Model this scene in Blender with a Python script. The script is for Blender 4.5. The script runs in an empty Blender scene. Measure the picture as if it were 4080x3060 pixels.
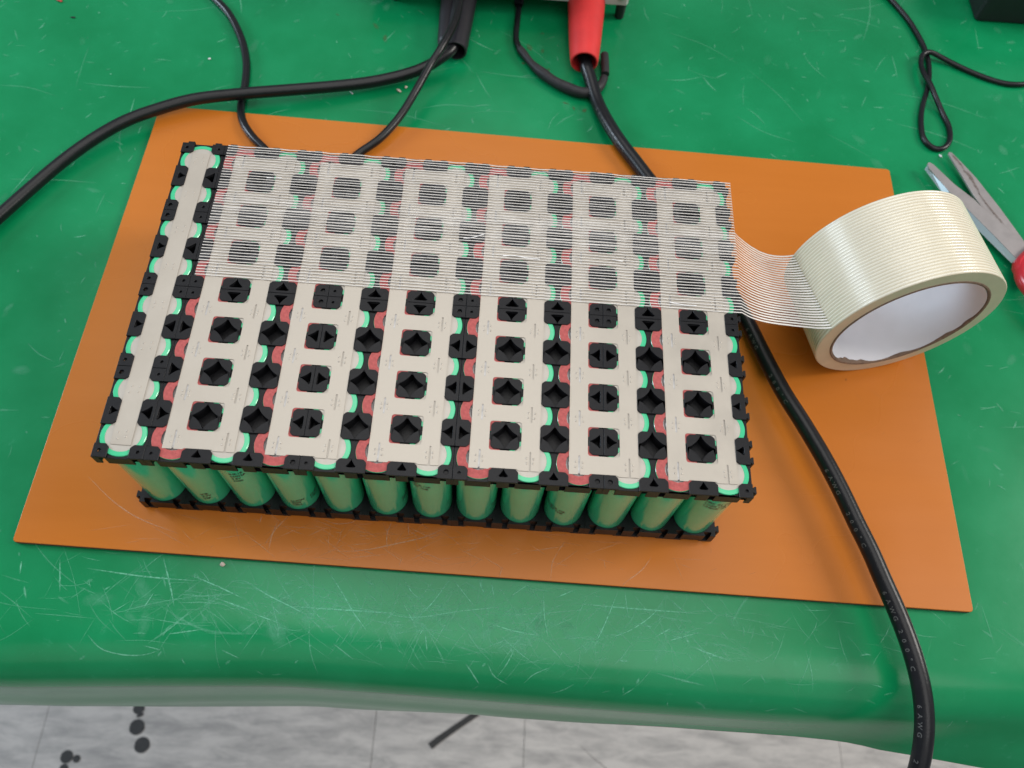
import bpy, math, random
import numpy as np
from mathutils import Vector, Matrix, noise

S = 0.001            # everything below is written in millimetres
R = math.radians
random.seed(7)
scene = bpy.context.scene
COL = scene.collection

# ------------------------------------------------------------------ camera
cam_d = bpy.data.cameras.new("camera")
cam = bpy.data.objects.new("camera", cam_d); COL.objects.link(cam)
rx, ry, rz = 0.4641, -0.0594, 0.0450
cam.matrix_world = Matrix.Translation(Vector((141.77, -263.26, 372.64)) * S) @ \
    (Matrix.Rotation(rz, 4, 'Z') @ Matrix.Rotation(ry, 4, 'Y') @ Matrix.Rotation(rx, 4, 'X'))
cam_d.sensor_width = 36; cam_d.lens = 3276.95 / 4080 * 36
cam_d.clip_start = 0.01; cam_d.clip_end = 50
cam_d.dof.use_dof = True; cam_d.dof.focus_distance = 0.36; cam_d.dof.aperture_fstop = 13
scene.camera = cam

# ------------------------------------------------------------------ light
W = bpy.data.worlds.new("World"); scene.world = W; W.use_nodes = True
bg = W.node_tree.nodes['Background']
bg.inputs[0].default_value = (0.86, 0.90, 1.0, 1); bg.inputs[1].default_value = 0.24

def area(name, loc, target, sx, sy, power, color):
    d = bpy.data.lights.new(name, 'AREA'); d.shape = 'RECTANGLE'
    d.size = sx; d.size_y = sy; d.energy = power; d.color = color
    o = bpy.data.objects.new(name, d); COL.objects.link(o)
    o.location = loc
    o.rotation_euler = (Vector(target) - Vector(loc)).to_track_quat('-Z', 'Y').to_euler()
    return o
area("ceiling_light", (0.35, -0.05, 2.1), (0.25, -0.10, 0), 3.8, 1.5, 33, (1.0, 0.97, 0.93))
area("side_window", (-2.1, 0.62, 1.02), (0.2, 0, 0), 0.5, 0.75, 34, (0.72, 0.86, 1.0))
area("right_window", (2.9, 0.45, 1.9), (0.15, -0.05, 0), 1.1, 1.1, 64, (1.0, 0.95, 0.88))

area("front_fill", (0.2, -2.4, 1.7), (0.15, -0.1, 0), 3.2, 2.0, 9, (1.0, 0.98, 0.95))  # added soft fill to brighten the front cells, not an actual window

scene.view_settings.view_transform = 'Standard'
scene.view_settings.look = 'None'
scene.view_settings.exposure = 0.0
scene.view_settings.gamma = 1.0

# ------------------------------------------------------------------ materials
def mat_new(name):
    m = bpy.data.materials.new(name); m.use_nodes = True
    nt = m.node_tree
    return m, nt, nt.nodes['Principled BSDF']

def N(nt, typ, **kw):
    n = nt.nodes.new(typ)
    for k, v in kw.items():
        if k.startswith('i_'):
            n.inputs[k[2:]].default_value = v
        else:
            setattr(n, k, v)
    return n

def simple(name, col, rough=0.5, metal=0.0, spec=0.5, vary=0.0, vscale=60, bump=0.0, bscale=400, coat=0.0, stretch=None, rvary=0.0):
    m, nt, b = mat_new(name)
    b.inputs['Base Color'].default_value = (*col, 1)
    b.inputs['Roughness'].default_value = rough
    b.inputs['Metallic'].default_value = metal
    b.inputs['Specular IOR Level'].default_value = spec
    b.inputs['Coat Weight'].default_value = coat
    b.inputs['Coat Roughness'].default_value = 0.12
    tc = N(nt, 'ShaderNodeTexCoord')
    src = tc.outputs['Object']
    if stretch:
        mp = N(nt, 'ShaderNodeMapping'); mp.inputs['Scale'].default_value = stretch
        nt.links.new(src, mp.inputs[0]); src = mp.outputs[0]
    if vary > 0 or rvary > 0:
        n = N(nt, 'ShaderNodeTexNoise', i_Scale=vscale, i_Detail=6.0, i_Roughness=0.6)
        nt.links.new(src, n.inputs['Vector'])
        if vary > 0:
            mr = N(nt, 'ShaderNodeMapRange'); mr.inputs['To Min'].default_value = 1 - vary; mr.inputs['To Max'].default_value = 1 + vary
            mr.inputs['From Min'].default_value = 0.25; mr.inputs['From Max'].default_value = 0.75
            nt.links.new(n.outputs[0], mr.inputs[0])
            vm = N(nt, 'ShaderNodeVectorMath', operation='SCALE'); vm.inputs[0].default_value = col
            nt.links.new(mr.outputs[0], vm.inputs['Scale'])
            nt.links.new(vm.outputs[0], b.inputs['Base Color'])
        if rvary > 0:
            m2 = N(nt, 'ShaderNodeMapRange'); m2.inputs['To Min'].default_value = rough - rvary; m2.inputs['To Max'].default_value = rough + rvary
            m2.inputs['From Min'].default_value = 0.3; m2.inputs['From Max'].default_value = 0.7
            nt.links.new(n.outputs[0], m2.inputs[0]); nt.links.new(m2.outputs[0], b.inputs['Roughness'])
    if bump > 0:
        n2 = N(nt, 'ShaderNodeTexNoise', i_Scale=bscale, i_Detail=4.0)
        nt.links.new(src, n2.inputs['Vector'])
        bp = N(nt, 'ShaderNodeBump', i_Strength=bump, i_Distance=0.0003)
        nt.links.new(n2.outputs[0], bp.inputs['Height']); nt.links.new(bp.outputs[0], b.inputs['Normal'])
    return m

def marks(name, col, rough=0.6):
    """paint / scuff whose coverage follows the mesh attribute 'a'"""
    m, nt, b = mat_new(name)
    b.inputs['Base Color'].default_value = (*col, 1); b.inputs['Roughness'].default_value = rough
    at = N(nt, 'ShaderNodeAttribute', attribute_name='a')
    tc = N(nt, 'ShaderNodeTexCoord')
    n = N(nt, 'ShaderNodeTexNoise', i_Scale=900.0, i_Detail=3.0); nt.links.new(tc.outputs['Object'], n.inputs['Vector'])
    mr = N(nt, 'ShaderNodeMapRange'); mr.inputs['From Min'].default_value = .3; mr.inputs['From Max'].default_value = .65
    mr.inputs['To Min'].default_value = .45; mr.inputs['To Max'].default_value = 1.1
    nt.links.new(n.outputs[0], mr.inputs[0])
    mu = N(nt, 'ShaderNodeMath', operation='MULTIPLY', use_clamp=True)
    nt.links.new(at.outputs['Fac'], mu.inputs[0]); nt.links.new(mr.outputs[0], mu.inputs[1])
    nt.links.new(mu.outputs[0], b.inputs['Alpha'])
    return m

M = {}
M['black'] = simple('black_plastic', (.0035, .0038, .0055), .38, spec=.34, vary=.25, vscale=300, bump=.25, bscale=2500)
M['wrap'] = simple('green_cell_wrap', (.055, .56, .27), .20, metal=.0, spec=.6, vary=.07, vscale=80, coat=.55)
M['steel'] = simple('cell_end_steel', (.50, .465, .41), .42, metal=.3, vary=.06, vscale=250, bump=.06, bscale=500)
M['cap'] = simple('terminal_steel', (.50, .49, .48), .45, metal=.5, vary=.2, vscale=600)
M['recess'] = simple('terminal_recess', (.10, .09, .085), .5, metal=.3)
M['red_paper'] = simple('red_fibre_paper', (.45, .105, .10), .85, spec=.3, vary=.22, vscale=700, bump=.4, bscale=1500)
M['nickel'] = simple('nickel_sheet', (.50, .455, .39), .38, metal=.32, vary=.09, vscale=45, bump=.30, bscale=55, rvary=.1)
M['cable'] = simple('black_rubber', (.007, .0075, .0095), .32, spec=.38, vary=.3, vscale=200, bump=.2, bscale=900)
M['cable_matt'] = simple('heat_shrink', (.022, .021, .024), .55, spec=.4, vary=.3, vscale=200, bump=.35, bscale=500)
M['red_rubber'] = simple('red_boot_rubber', (.66, .035, .035), .5, spec=.4, vary=.12, vscale=60, bump=.2, bscale=600)
M['boot'] = simple('black_boot', (.017, .016, .021), .45, spec=.4, vary=.2, vscale=60, bump=.3, bscale=500)
M['print_grey'] = simple('grey_print', (.09, .09, .088), .6)
M['print_black'] = simple('ink_black', (.012, .02, .016), .5)
M['strand'] = simple('glass_filament', (.76, .73, .685), .35, spec=.5, vary=.08, vscale=200)
M['strand_roll'] = simple('filament_on_roll', (.82, .77, .63), .22, spec=.7, vary=.05, vscale=120, coat=.3)
M['roll'] = simple('wound_tape', (.62, .55, .40), .3, spec=.5, vary=.08, vscale=90)
M['crease'] = simple('glint_film', (.88, .88, .88), .12, spec=.9)  # near-white colour stands in for the glints on film wrinkles
M['card'] = simple('brown_card', (.20, .13, .09), .85, vary=.35, vscale=400, bump=.6, bscale=900)
M['liner'] = simple('white_paper_liner', (.74, .74, .78), .7, vary=.04, vscale=60, bump=.2, bscale=200)
M['scissor'] = simple('scissor_steel', (.36, .335, .33), .42, metal=.45, vary=.12, vscale=130, bump=.05, bscale=300)
M['bevel_steel'] = simple('ground_edge', (.42, .52, .55), .3, metal=.5)  # bluish base colour stands in for cool light reflected on the edge
M['glue'] = marks('dried_glue', (.16, .12, .10), .8)
M['red_handle'] = simple('red_handle', (.52, .018, .03), .28, spec=.6, vary=.1, vscale=60)
M['grey_case'] = simple('grey_case', (.46, .46, .44), .5, vary=.07, vscale=80, bump=.2, bscale=1200)
M['dark_case'] = simple('dark_case', (.008, .009, .011), .5, vary=.2, vscale=100)
M['stone'] = simple('pale_stone', (.55, .45, .38), .8, vary=.3, vscale=700)
M['chip_red'] = simple('red_chip', (.5, .06, .05), .6)
M['spot'] = simple('black_floor_paint', (.028, .028, .028), .6, vary=.3, vscale=200)
M['joint'] = simple('joint_dirt', (.13, .12, .115), .8)
M['wood'] = simple('bench_board', (.25, .17, .10), .7, vary=.2, vscale=20)
M['scuff'] = marks('mat_scuff', (.14, .52, .32), .7)
M['rust'] = marks('brown_stain', (.13, .075, .03), .8)
M['bscuff'] = marks('board_scuff', (.72, .40, .22), .6)
M['smudge'] = marks('grey_smudge', (.34, .31, .29), .6)

def board_material():
    m, nt, b = mat_new('orange_laminate')
    tc = N(nt, 'ShaderNodeTexCoord')
    mp = N(nt, 'ShaderNodeMapping'); mp.inputs['Scale'].default_value = (3, 22, 1)
    nt.links.new(tc.outputs['Object'], mp.inputs[0])
    n = N(nt, 'ShaderNodeTexNoise', i_Scale=4.0, i_Detail=8.0, i_Roughness=.65); nt.links.new(mp.outputs[0], n.inputs['Vector'])
    n2 = N(nt, 'ShaderNodeTexNoise', i_Scale=7.0, i_Detail=3.0); nt.links.new(tc.outputs['Object'], n2.inputs['Vector'])
    ad = N(nt, 'ShaderNodeMath', operation='ADD'); nt.links.new(n.outputs[0], ad.inputs[0]); nt.links.new(n2.outputs[0], ad.inputs[1])
    cr = N(nt, 'ShaderNodeValToRGB')
    cr.color_ramp.elements[0].position = .34 ; cr.color_ramp.elements[0].color = (.52, .155, .017, 1)
    cr.color_ramp.elements[1].position = .66 ; cr.color_ramp.elements[1].color = (.555, .170, .021, 1)
    hf = N(nt, 'ShaderNodeMath', operation='MULTIPLY'); hf.inputs[1].default_value = .5
    nt.links.new(ad.outputs[0], hf.inputs[0]); nt.links.new(hf.outputs[0], cr.inputs[0])
    nt.links.new(cr.outputs[0], b.inputs['Base Color'])
    mr = N(nt, 'ShaderNodeMapRange'); mr.inputs['To Min'].default_value = .20; mr.inputs['To Max'].default_value = .36
    mr.inputs['From Min'].default_value = .35; mr.inputs['From Max'].default_value = .65
    nt.links.new(n2.outputs[0], mr.inputs[0]); nt.links.new(mr.outputs[0], b.inputs['Roughness'])
    b.inputs['Specular IOR Level'].default_value = .42
    n3 = N(nt, 'ShaderNodeTexNoise', i_Scale=38.0, i_Detail=2.0); nt.links.new(tc.outputs['Object'], n3.inputs['Vector'])
    bp = N(nt, 'ShaderNodeBump', i_Strength=.06, i_Distance=.0008); nt.links.new(n3.outputs[0], bp.inputs['Height']); nt.links.new(bp.outputs[0], b.inputs['Normal'])
    return m
M['board'] = board_material()
M['board_edge'] = simple('laminate_edge', (.10, .045, .030), .7, vary=.3, vscale=300)

def mat_material():
    m, nt, b = mat_new('green_vinyl')
    tc = N(nt, 'ShaderNodeTexCoord')
    n = N(nt, 'ShaderNodeTexNoise', i_Scale=14.0, i_Detail=7.0, i_Roughness=.62); nt.links.new(tc.outputs['Object'], n.inputs['Vector'])
    cr = N(nt, 'ShaderNodeValToRGB')
    cr.color_ramp.elements[0].position = .36; cr.color_ramp.elements[0].color = (.0015, .200, .066, 1)
    cr.color_ramp.elements[1].position = .72; cr.color_ramp.elements[1].color = (.006, .262, .098, 1)
    nt.links.new(n.outputs[0], cr.inputs[0])
    # fine scuffing
    n2 = N(nt, 'ShaderNodeTexNoise', i_Scale=110.0, i_Detail=8.0, i_Roughness=.75); nt.links.new(tc.outputs['Object'], n2.inputs['Vector'])
    mr = N(nt, 'ShaderNodeMapRange'); mr.inputs['From Min'].default_value = .60; mr.inputs['From Max'].default_value = .78
    mr.inputs['To Max'].default_value = .30
    nt.links.new(n2.outputs[0], mr.inputs[0])
    mx = N(nt, 'ShaderNodeMix', data_type='RGBA'); mx.inputs['B'].default_value = (.09, .42, .26, 1)
    nt.links.new(mr.outputs[0], mx.inputs['Factor']); nt.links.new(cr.outputs[0], mx.inputs['A'])
    nt.links.new(mx.outputs['Result'], b.inputs['Base Color'])
    m2 = N(nt, 'ShaderNodeMapRange'); m2.inputs['To Min'].default_value = .16; m2.inputs['To Max'].default_value = .28
    nt.links.new(n.outputs[0], m2.inputs[0]); nt.links.new(m2.outputs[0], b.inputs['Roughness'])
    b.inputs['Specular IOR Level'].default_value = .45
    bp = N(nt, 'ShaderNodeBump', i_Strength=.10, i_Distance=.0004); nt.links.new(n2.outputs[0], bp.inputs['Height']); nt.links.new(bp.outputs[0], b.inputs['Normal'])
    return m
M['mat'] = mat_material()

def floor_material():
    m, nt, b = mat_new('grey_vinyl_tile')
    tc = N(nt, 'ShaderNodeTexCoord')
    mp = N(nt, 'ShaderNodeMapping'); mp.inputs['Scale'].default_value = (12, 44, 1); mp.inputs['Rotation'].default_value = (0, 0, .06)
    nt.links.new(tc.outputs['Object'], mp.inputs[0])
    n = N(nt, 'ShaderNodeTexNoise', i_Scale=1.6, i_Detail=9.0, i_Roughness=.68, i_Distortion=.4); nt.links.new(mp.outputs[0], n.inputs['Vector'])
    cr = N(nt, 'ShaderNodeValToRGB')
    cr.color_ramp.elements[0].position = .34; cr.color_ramp.elements[0].color = (.33, .318, .305, 1)
    cr.color_ramp.elements[1].position = .60; cr.color_ramp.elements[1].color = (.54, .515, .485, 1)
    nt.links.new(n.outputs[0], cr.inputs[0]); nt.links.new(cr.outputs[0], b.inputs['Base Color'])
    b.inputs['Roughness'].default_value = .5
    return m
M['floor'] = floor_material()

def film_material():
    m, nt, b = mat_new('clear_tape_film')
    out = nt.nodes['Material Output']
    b.inputs['Base Color'].default_value = (.80, .80, .82, 1); b.inputs['Roughness'].default_value = .16
    b.inputs['Specular IOR Level'].default_value = .55
    tc = N(nt, 'ShaderNodeTexCoord')
    mp = N(nt, 'ShaderNodeMapping'); mp.inputs['Scale'].default_value = (60, 220, 60); nt.links.new(tc.outputs['Object'], mp.inputs[0])
    n = N(nt, 'ShaderNodeTexNoise', i_Scale=1.0, i_Detail=5.0); nt.links.new(mp.outputs[0], n.inputs['Vector'])
    mr = N(nt, 'ShaderNodeMapRange'); mr.inputs['From Min'].default_value = .35; mr.inputs['From Max'].default_value = .75
    mr.inputs['To Min'].default_value = .006; mr.inputs['To Max'].default_value = .07
    nt.links.new(n.outputs[0], mr.inputs[0])
    bp = N(nt, 'ShaderNodeBump', i_Strength=.5, i_Distance=.0006); nt.links.new(n.outputs[0], bp.inputs['Height']); nt.links.new(bp.outputs[0], b.inputs['Normal'])
    tr = N(nt, 'ShaderNodeBsdfTransparent'); tr.inputs[0].default_value = (.97, .97, .97, 1)
    np_ = N(nt, 'ShaderNodeTexNoise', i_Scale=70.0, i_Detail=3.0); nt.links.new(tc.outputs['Object'], np_.inputs['Vector'])
    cp = N(nt, 'ShaderNodeValToRGB')
    cp.color_ramp.elements[0].position = .42; cp.color_ramp.elements[0].color = (.93, .925, .92, 1)
    cp.color_ramp.elements[1].position = .56; cp.color_ramp.elements[1].color = (.99, .99, .99, 1)
    nt.links.new(np_.outputs[0], cp.inputs[0]); nt.links.new(cp.outputs[0], tr.inputs[0])
    mx = N(nt, 'ShaderNodeMixShader')
    nt.links.new(mr.outputs[0], mx.inputs[0]); nt.links.new(tr.outputs[0], mx.inputs[1]); nt.links.new(b.outputs[0], mx.inputs[2])
    nt.links.new(mx.outputs[0], out.inputs[0])
    return m
M['film'] = film_material()

# ------------------------------------------------------------------ mesh helpers
class MB:
    def __init__(self): self.v = []; self.f = []; self.a = []; self.mi = []
    def add(self, vs, fs, a=None, mi=0):
        k = len(self.v); self.v += [tuple(p) for p in vs]; self.f += [tuple(i + k for i in f) for f in fs]
        self.a += (a if a is not None else [1.0] * len(vs)); self.mi += [mi] * len(fs)
    def box(self, x0, x1, y0, y1, z0, z1, mi=0):
        self.add([(x0,y0,z0),(x1,y0,z0),(x1,y1,z0),(x0,y1,z0),(x0,y0,z1),(x1,y0,z1),(x1,y1,z1),(x0,y1,z1)],
                 [(0,3,2,1),(4,5,6,7),(0,1,5,4),(1,2,6,5),(2,3,7,6),(3,0,4,7)], mi=mi)
    def lathe(self, prof, n=40, c=(0,0,0), ax=None, close=False, jitter=None, mi=0):
        """prof: list of (r, h); spun round ax through c"""
        A = Vector(ax or (0,0,1)).normalized()
        U = A.cross(Vector((0,0,1))) if abs(A.z) < .9 else Vector((1,0,0))
        U.normalize(); V = A.cross(U)
        vs = []; fs = []; m = len(prof)
        for i in range(n):
            t = 2*math.pi*i/n
            for j, (r, h) in enumerate(prof):
                if jitter: r, h = jitter(i, j, r, h)
                p = Vector(c) + A*h + (U*math.cos(t) + V*math.sin(t))*r
                vs.append(p)
        mm = m if close else m - 1
        for i in range(n):
            for j in range(mm):
                a_, b_ = i*m + j, i*m + (j+1) % m
                c_, d_ = ((i+1) % n)*m + (j+1) % m, ((i+1) % n)*m + j
                fs.append((a_, d_, c_, b_))
        self.add(vs, fs, mi=mi)
    def build(self, name, mat, parent=None, smooth=False, attr=False, mats=None):
        me = bpy.data.meshes.new(name)
        me.from_pydata([(x*S, y*S, z*S) for x, y, z in self.v], [], self.f)
        for mm in (mats or [mat]): me.materials.append(mm)
        if mats: me.polygons.foreach_set('material_index', self.mi)
        if smooth: me.polygons.foreach_set('use_smooth', [True]*len(me.polygons))
        if attr:
            at = me.attributes.new('a', 'FLOAT', 'POINT'); at.data.foreach_set('value', self.a)
        me.update()
        return link(name, me, parent)

def link(name, me, parent=None):
    o = bpy.data.objects.new(name, me); COL.objects.link(o)
    if parent: o.parent = parent
    return o
def empty(name, loc=(0,0,0)):
    o = bpy.data.objects.new(name, None); o.empty_display_size = .01; COL.objects.link(o); o.location = Vector(loc)*S
    return o
def tag(o, label, cat, group=None):
    o['label'] = label; o['category'] = cat
    if group: o['group'] = group
    return o
def autosmooth(o, ang=40):
    me = o.data; me.polygons.foreach_set('use_smooth', [True]*len(me.polygons))
    try: me.set_sharp_from_angle(angle=R(ang))
    except Exception: pass

def flat(loops, z0, z1, bevel=0.0):
    """extrude a flat outline with holes; returns verts (mm), faces"""
    cu = bpy.data.curves.new('tmp', 'CURVE'); cu.dimensions = '2D'; cu.fill_mode = 'BOTH'
    cu.extrude = (z1 - z0)/2 - bevel; cu.bevel_depth = bevel; cu.bevel_resolution = 0; cu.offset = -bevel
    for lp in loops:
        sp = cu.splines.new('POLY'); sp.points.add(len(lp) - 1); sp.use_cyclic_u = True; sp.use_smooth = False
        for i, (x, y) in enumerate(lp): sp.points[i].co = (x, y, 0, 1)
    ob = bpy.data.objects.new('tmp', cu); COL.objects.link(ob)
    dg = bpy.context.evaluated_depsgraph_get(); ev = ob.evaluated_get(dg)
    me = bpy.data.meshes.new_from_object(ev)
    vs = [(v.co.x, v.co.y, v.co.z + (z0 + z1)/2) for v in me.vertices]
    fs = [tuple(p.vertices) for p in me.polygons]
    bpy.data.objects.remove(ob); bpy.data.curves.remove(cu); bpy.data.meshes.remove(me)
    return vs, fs

def catmull(P, step=1.5):
    P = [Vector(p) for p in P]
    P = [P[0]*2 - P[1]] + P + [P[-1]*2 - P[-2]]
    out = []
    for i in range(1, len(P) - 2):
        p0, p1, p2, p3 = P[i-1:i+3]
        n = max(3, int((p2 - p1).length/step))
        for k in range(n):
            t = k/n
            out.append(.5*((2*p1) + (p2 - p0)*t + (2*p0 - 5*p1 + 4*p2 - p3)*t*t + (3*p1 - p0 - 3*p2 + p3)*t**3))
    out.append(P[-2]); return out

def smooth_path(pts, it=6):
    pts = [p.copy() for p in pts]
    for _ in range(it):
        q = [p.copy() for p in pts]
        for i in range(1, len(pts) - 1): q[i] = pts[i]*.5 + (pts[i-1] + pts[i+1])*.25
        pts = q
    return pts

def frames(pts):
    T = [(pts[min(i+1, len(pts)-1)] - pts[max(i-1, 0)]).normalized() for i in range(len(pts))]
    F = []
    for t in T:
        side = t.cross(Vector((0,0,1)))
        if side.length < 1e-4: side = Vector((1,0,0))
        side.normalize(); up = side.cross(t).normalized()
        F.append((t, side, up))
    return F

def tube(mb, pts, r, n=14, cap=True, rf=None):
    F = frames(pts); vs = []; fs = []
    L = len(pts)
    for i, p in enumerate(pts):
        rr = rf(i/(L-1)) if rf else r
        for k in range(n):
            a = 2*math.pi*k/n
            vs.append(p + F[i][1]*math.cos(a)*rr + F[i][2]*math.sin(a)*rr)
    for i in range(L - 1):
        for k in range(n):
            k2 = (k+1) % n
            fs.append((i*n + k, i*n + k2, (i+1)*n + k2, (i+1)*n + k))
    if cap:
        fs.append(tuple(range(n))[::-1]); fs.append(tuple((L-1)*n + k for k in range(n)))
    mb.add(vs, fs)

_txt = {}
def text_mesh(s, bold=.018):
    if (s, bold) in _txt: return _txt[(s, bold)]
    cu = bpy.data.curves.new('t', 'FONT'); cu.body = s; cu.size = 1.0; cu.resolution_u = 2
    cu.space_character = 1.0; cu.offset = bold
    ob = bpy.data.objects.new('t', cu); COL.objects.link(ob)
    dg = bpy.context.evaluated_depsgraph_get(); ev = ob.evaluated_get(dg)
    me = bpy.data.meshes.new_from_object(ev)
    r = ([(v.co.x, v.co.y) for v in me.vertices], [tuple(p.vertices) for p in me.polygons])
    bpy.data.objects.remove(ob); bpy.data.curves.remove(cu); bpy.data.meshes.remove(me)
    _txt[(s, bold)] = r; return r

def cable_print(mb, pts, r, s, start, size, pitch, ang):
    """letters of s along the cable, starting 'start' mm from its beginning, at angle ang round it"""
    F = frames(pts)
    cum = [0]
    for i in range(1, len(pts)): cum.append(cum[-1] + (pts[i] - pts[i-1]).length)
    def at(d):
        for i in range(1, len(cum)):
            if cum[i] >= d:
                t = (d - cum[i-1])/max(1e-6, cum[i] - cum[i-1]); return pts[i-1].lerp(pts[i], t), F[i]
        return pts[-1], F[-1]
    for n_, ch in enumerate(s):
        if ch == ' ': continue
        vs, fs = text_mesh(ch)
        cx = sum(v[0] for v in vs)/len(vs)
        out = []
        for x, y in vs:
            p, (t, side, up) = at(start + n_*pitch + (x - cx)*size*1.1)
            a = ang - (y - .35)*size/r*-1
            out.append(p + (side*math.cos(a) + up*math.sin(a))*(r + .06))
        mb.add(out, fs)

# scuffs -----------------------------------------------------------
def sliver(mb, pts, w, alpha, P):
    """tapered stroke; pts in surface coordinates, P maps (x, y) to 3-D"""
    pp = catmull([(p[0], p[1], 0) for p in pts], step=max(1.2, w*2)) if len(pts) > 1 else []
    n = len(pp); vs = []; fs = []; al = []; P0_ = P; up_ = random.uniform(0, .12)
    def P(x, y, P0_=P0_, up_=up_):
        q = Vector(P0_(x, y)); q.z += up_; return q
    for i, p in enumerate(pp):
        t = (pp[min(i+1, n-1)] - pp[max(i-1, 0)]).normalized(); s = Vector((-t.y, t.x, 0))
        k = math.sin(math.pi*min(1, max(0, (i + .15)/(n - .7))))**.6
        ww = w*(.25 + .75*k)*random.uniform(.75, 1.2)
        for q, a_ in ((-1, 0.0), (-.35, 1.0), (.35, 1.0), (1, 0.0)):
            b_ = p + s*ww*q*.9
            vs.append(P(b_.x, b_.y)); al.append(alpha*a_*(.25 + .75*k)*random.uniform(.6, 1.0))
    for i in range(n - 1):
        for q in range(3): fs.append((i*4 + q, (i+1)*4 + q, (i+1)*4 + q + 1, i*4 + q + 1))
    if fs: mb.add(vs, fs, al)

def blot(mb, c, rad, alpha, P, asp=1.0, rot=0.0):
    n = 14; vs = [P(*c)]; al = [alpha]; fs = []
    for ring, (rr, aa) in enumerate(((.35, 1.0), (.7, .6), (1.0, 0.0))):
        for k in range(n):
            a = 2*math.pi*k/n
            r_ = rad*rr*(1 + .35*noise.noise(Vector((math.cos(a)*1.3 + c[0], math.sin(a)*1.3 + c[1], ring*.3))))
            x, y = r_*math.cos(a), r_*math.sin(a)*asp
            vs.append(P(c[0] + x*math.cos(rot) - y*math.sin(rot), c[1] + x*math.sin(rot) + y*math.cos(rot))); al.append(alpha*aa)
    for k in range(n):
        k2 = (k+1) % n
        fs.append((0, 1+k, 1+k2))
        for g in range(2): fs.append((1+g*n+k, 1+(g+1)*n+k, 1+(g+1)*n+k2, 1+g*n+k2))
    mb.add(vs, fs, al)

scene.cycles.transparent_max_bounces = 48
# ------------------------------------------------------------------ bench, mat, floor
Y0, RR, ZT = -199.0, 25.0, -3.0
HEMZ = [-250.4, -241.1, -230.9, -220.6, -210.4, -200.2, -190.0, -180.9, -170.8, -161.7, -152.7, -143.7, -135.8, -127.9, -120.0, -112.2, -104.4, -97.6, -90.9, -95.1, -99.4, -102.7, -106.0, -110.2, -114.5, -105.8, -96.0, -86.2, -75.4, -72.3, -67.0, -63.7, -59.3, -55.9, -54.5, -48.6, -44.8, -42.8, -43.8, -41.9, -40.6, -42.7, -44.6, -46.4, -48.7, -51.8, -55.6, -58.7, -59.4, -58.5, -57.7, -56.8, -56.0, -55.2, -53.6, -52.0, -50.5, -48.9, -47.4, -45.1]
HEMX = [-420 + 20*i for i in range(len(HEMZ))]
def hang(x): return R(float(np.interp(x, [150, 260, 330, 380, 450], [89.3, 85, 73, 58, 52])))
def lerp(a, b, t): return a + (b - a)*min(1, max(0, t))
def mat_pt(x, t, lift=0.0):
    y0 = Y0 + 1.8*math.sin(x/95.0 + .8) + lerp(-7, 0, (x + 60)/120)
    if t >= y0: return Vector((x, t, ZT + lift))
    am = hang(x); s = y0 - t; rr = RR + 2*math.sin(x/140)
    a = min(s/rr, am)
    y = y0 - rr*math.sin(a); z = ZT - rr*(1 - math.cos(a))
    ny, nz = -math.sin(a), math.cos(a)
    rest = s - rr*am
    if rest > 0:
        y -= math.cos(am)*rest; z -= math.sin(am)*rest
        y += min(1, rest/60)*(.5*math.sin(x/37.0) + .5*math.sin(x/83.0 + rest/45 + 1))
        y += (.8*math.sin(rest/13 + x/170) + .22*math.sin(rest/4.6 + x/70))*min(1, rest/20)
    return Vector((x, y + ny*lift, z + nz*lift))
def mat_len(x):   # unrolled coordinate of the hem
    zh = float(np.interp(x, HEMX, HEMZ))
    y0 = Y0 + 1.8*math.sin(x/95.0 + .8) + lerp(-7, 0, (x + 60)/120)
    am = hang(x); rr = RR + 2*math.sin(x/140)
    return y0 - rr*am - (ZT - rr*(1 - math.cos(am)) - zh)/math.sin(am)

def build_mat():
    mb = MB(); xs = np.linspace(-420, 760, 150)
    vs = []; fs = []; cols = None
    for x in xs:
        e = mat_len(x)
        ts = [420, 200, 0, -120, -185] + list(np.linspace(-190, -245, 24)) + list(np.linspace(-250, e, 22))
        cols = len(ts)
        vs += [mat_pt(x, t) for t in ts]
    for i in range(len(xs) - 1):
        for j in range(cols - 1):
            fs.append((i*cols + j, i*cols + j + 1, (i+1)*cols + j + 1, (i+1)*cols + j))
    mb.add(vs, fs)
    root = empty('table_mat', (170, 0, ZT))
    tag(root, 'scratched green vinyl mat covering the bench and hanging over its front edge', 'mat')
    o = mb.build('mat_sheet', M['mat'], smooth=True); o.parent = root; o.matrix_parent_inverse = Matrix.Translation(-Vector((170,0,ZT))*S)
    sd = o.modifiers.new('thickness', 'SOLIDIFY'); sd.thickness = 1.4*S; sd.offset = -1
    return root
mat_root = build_mat()
def under_mat(o):
    o.parent = mat_root; o.matrix_parent_inverse = Matrix.Translation(-Vector((170,0,ZT))*S)

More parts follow.
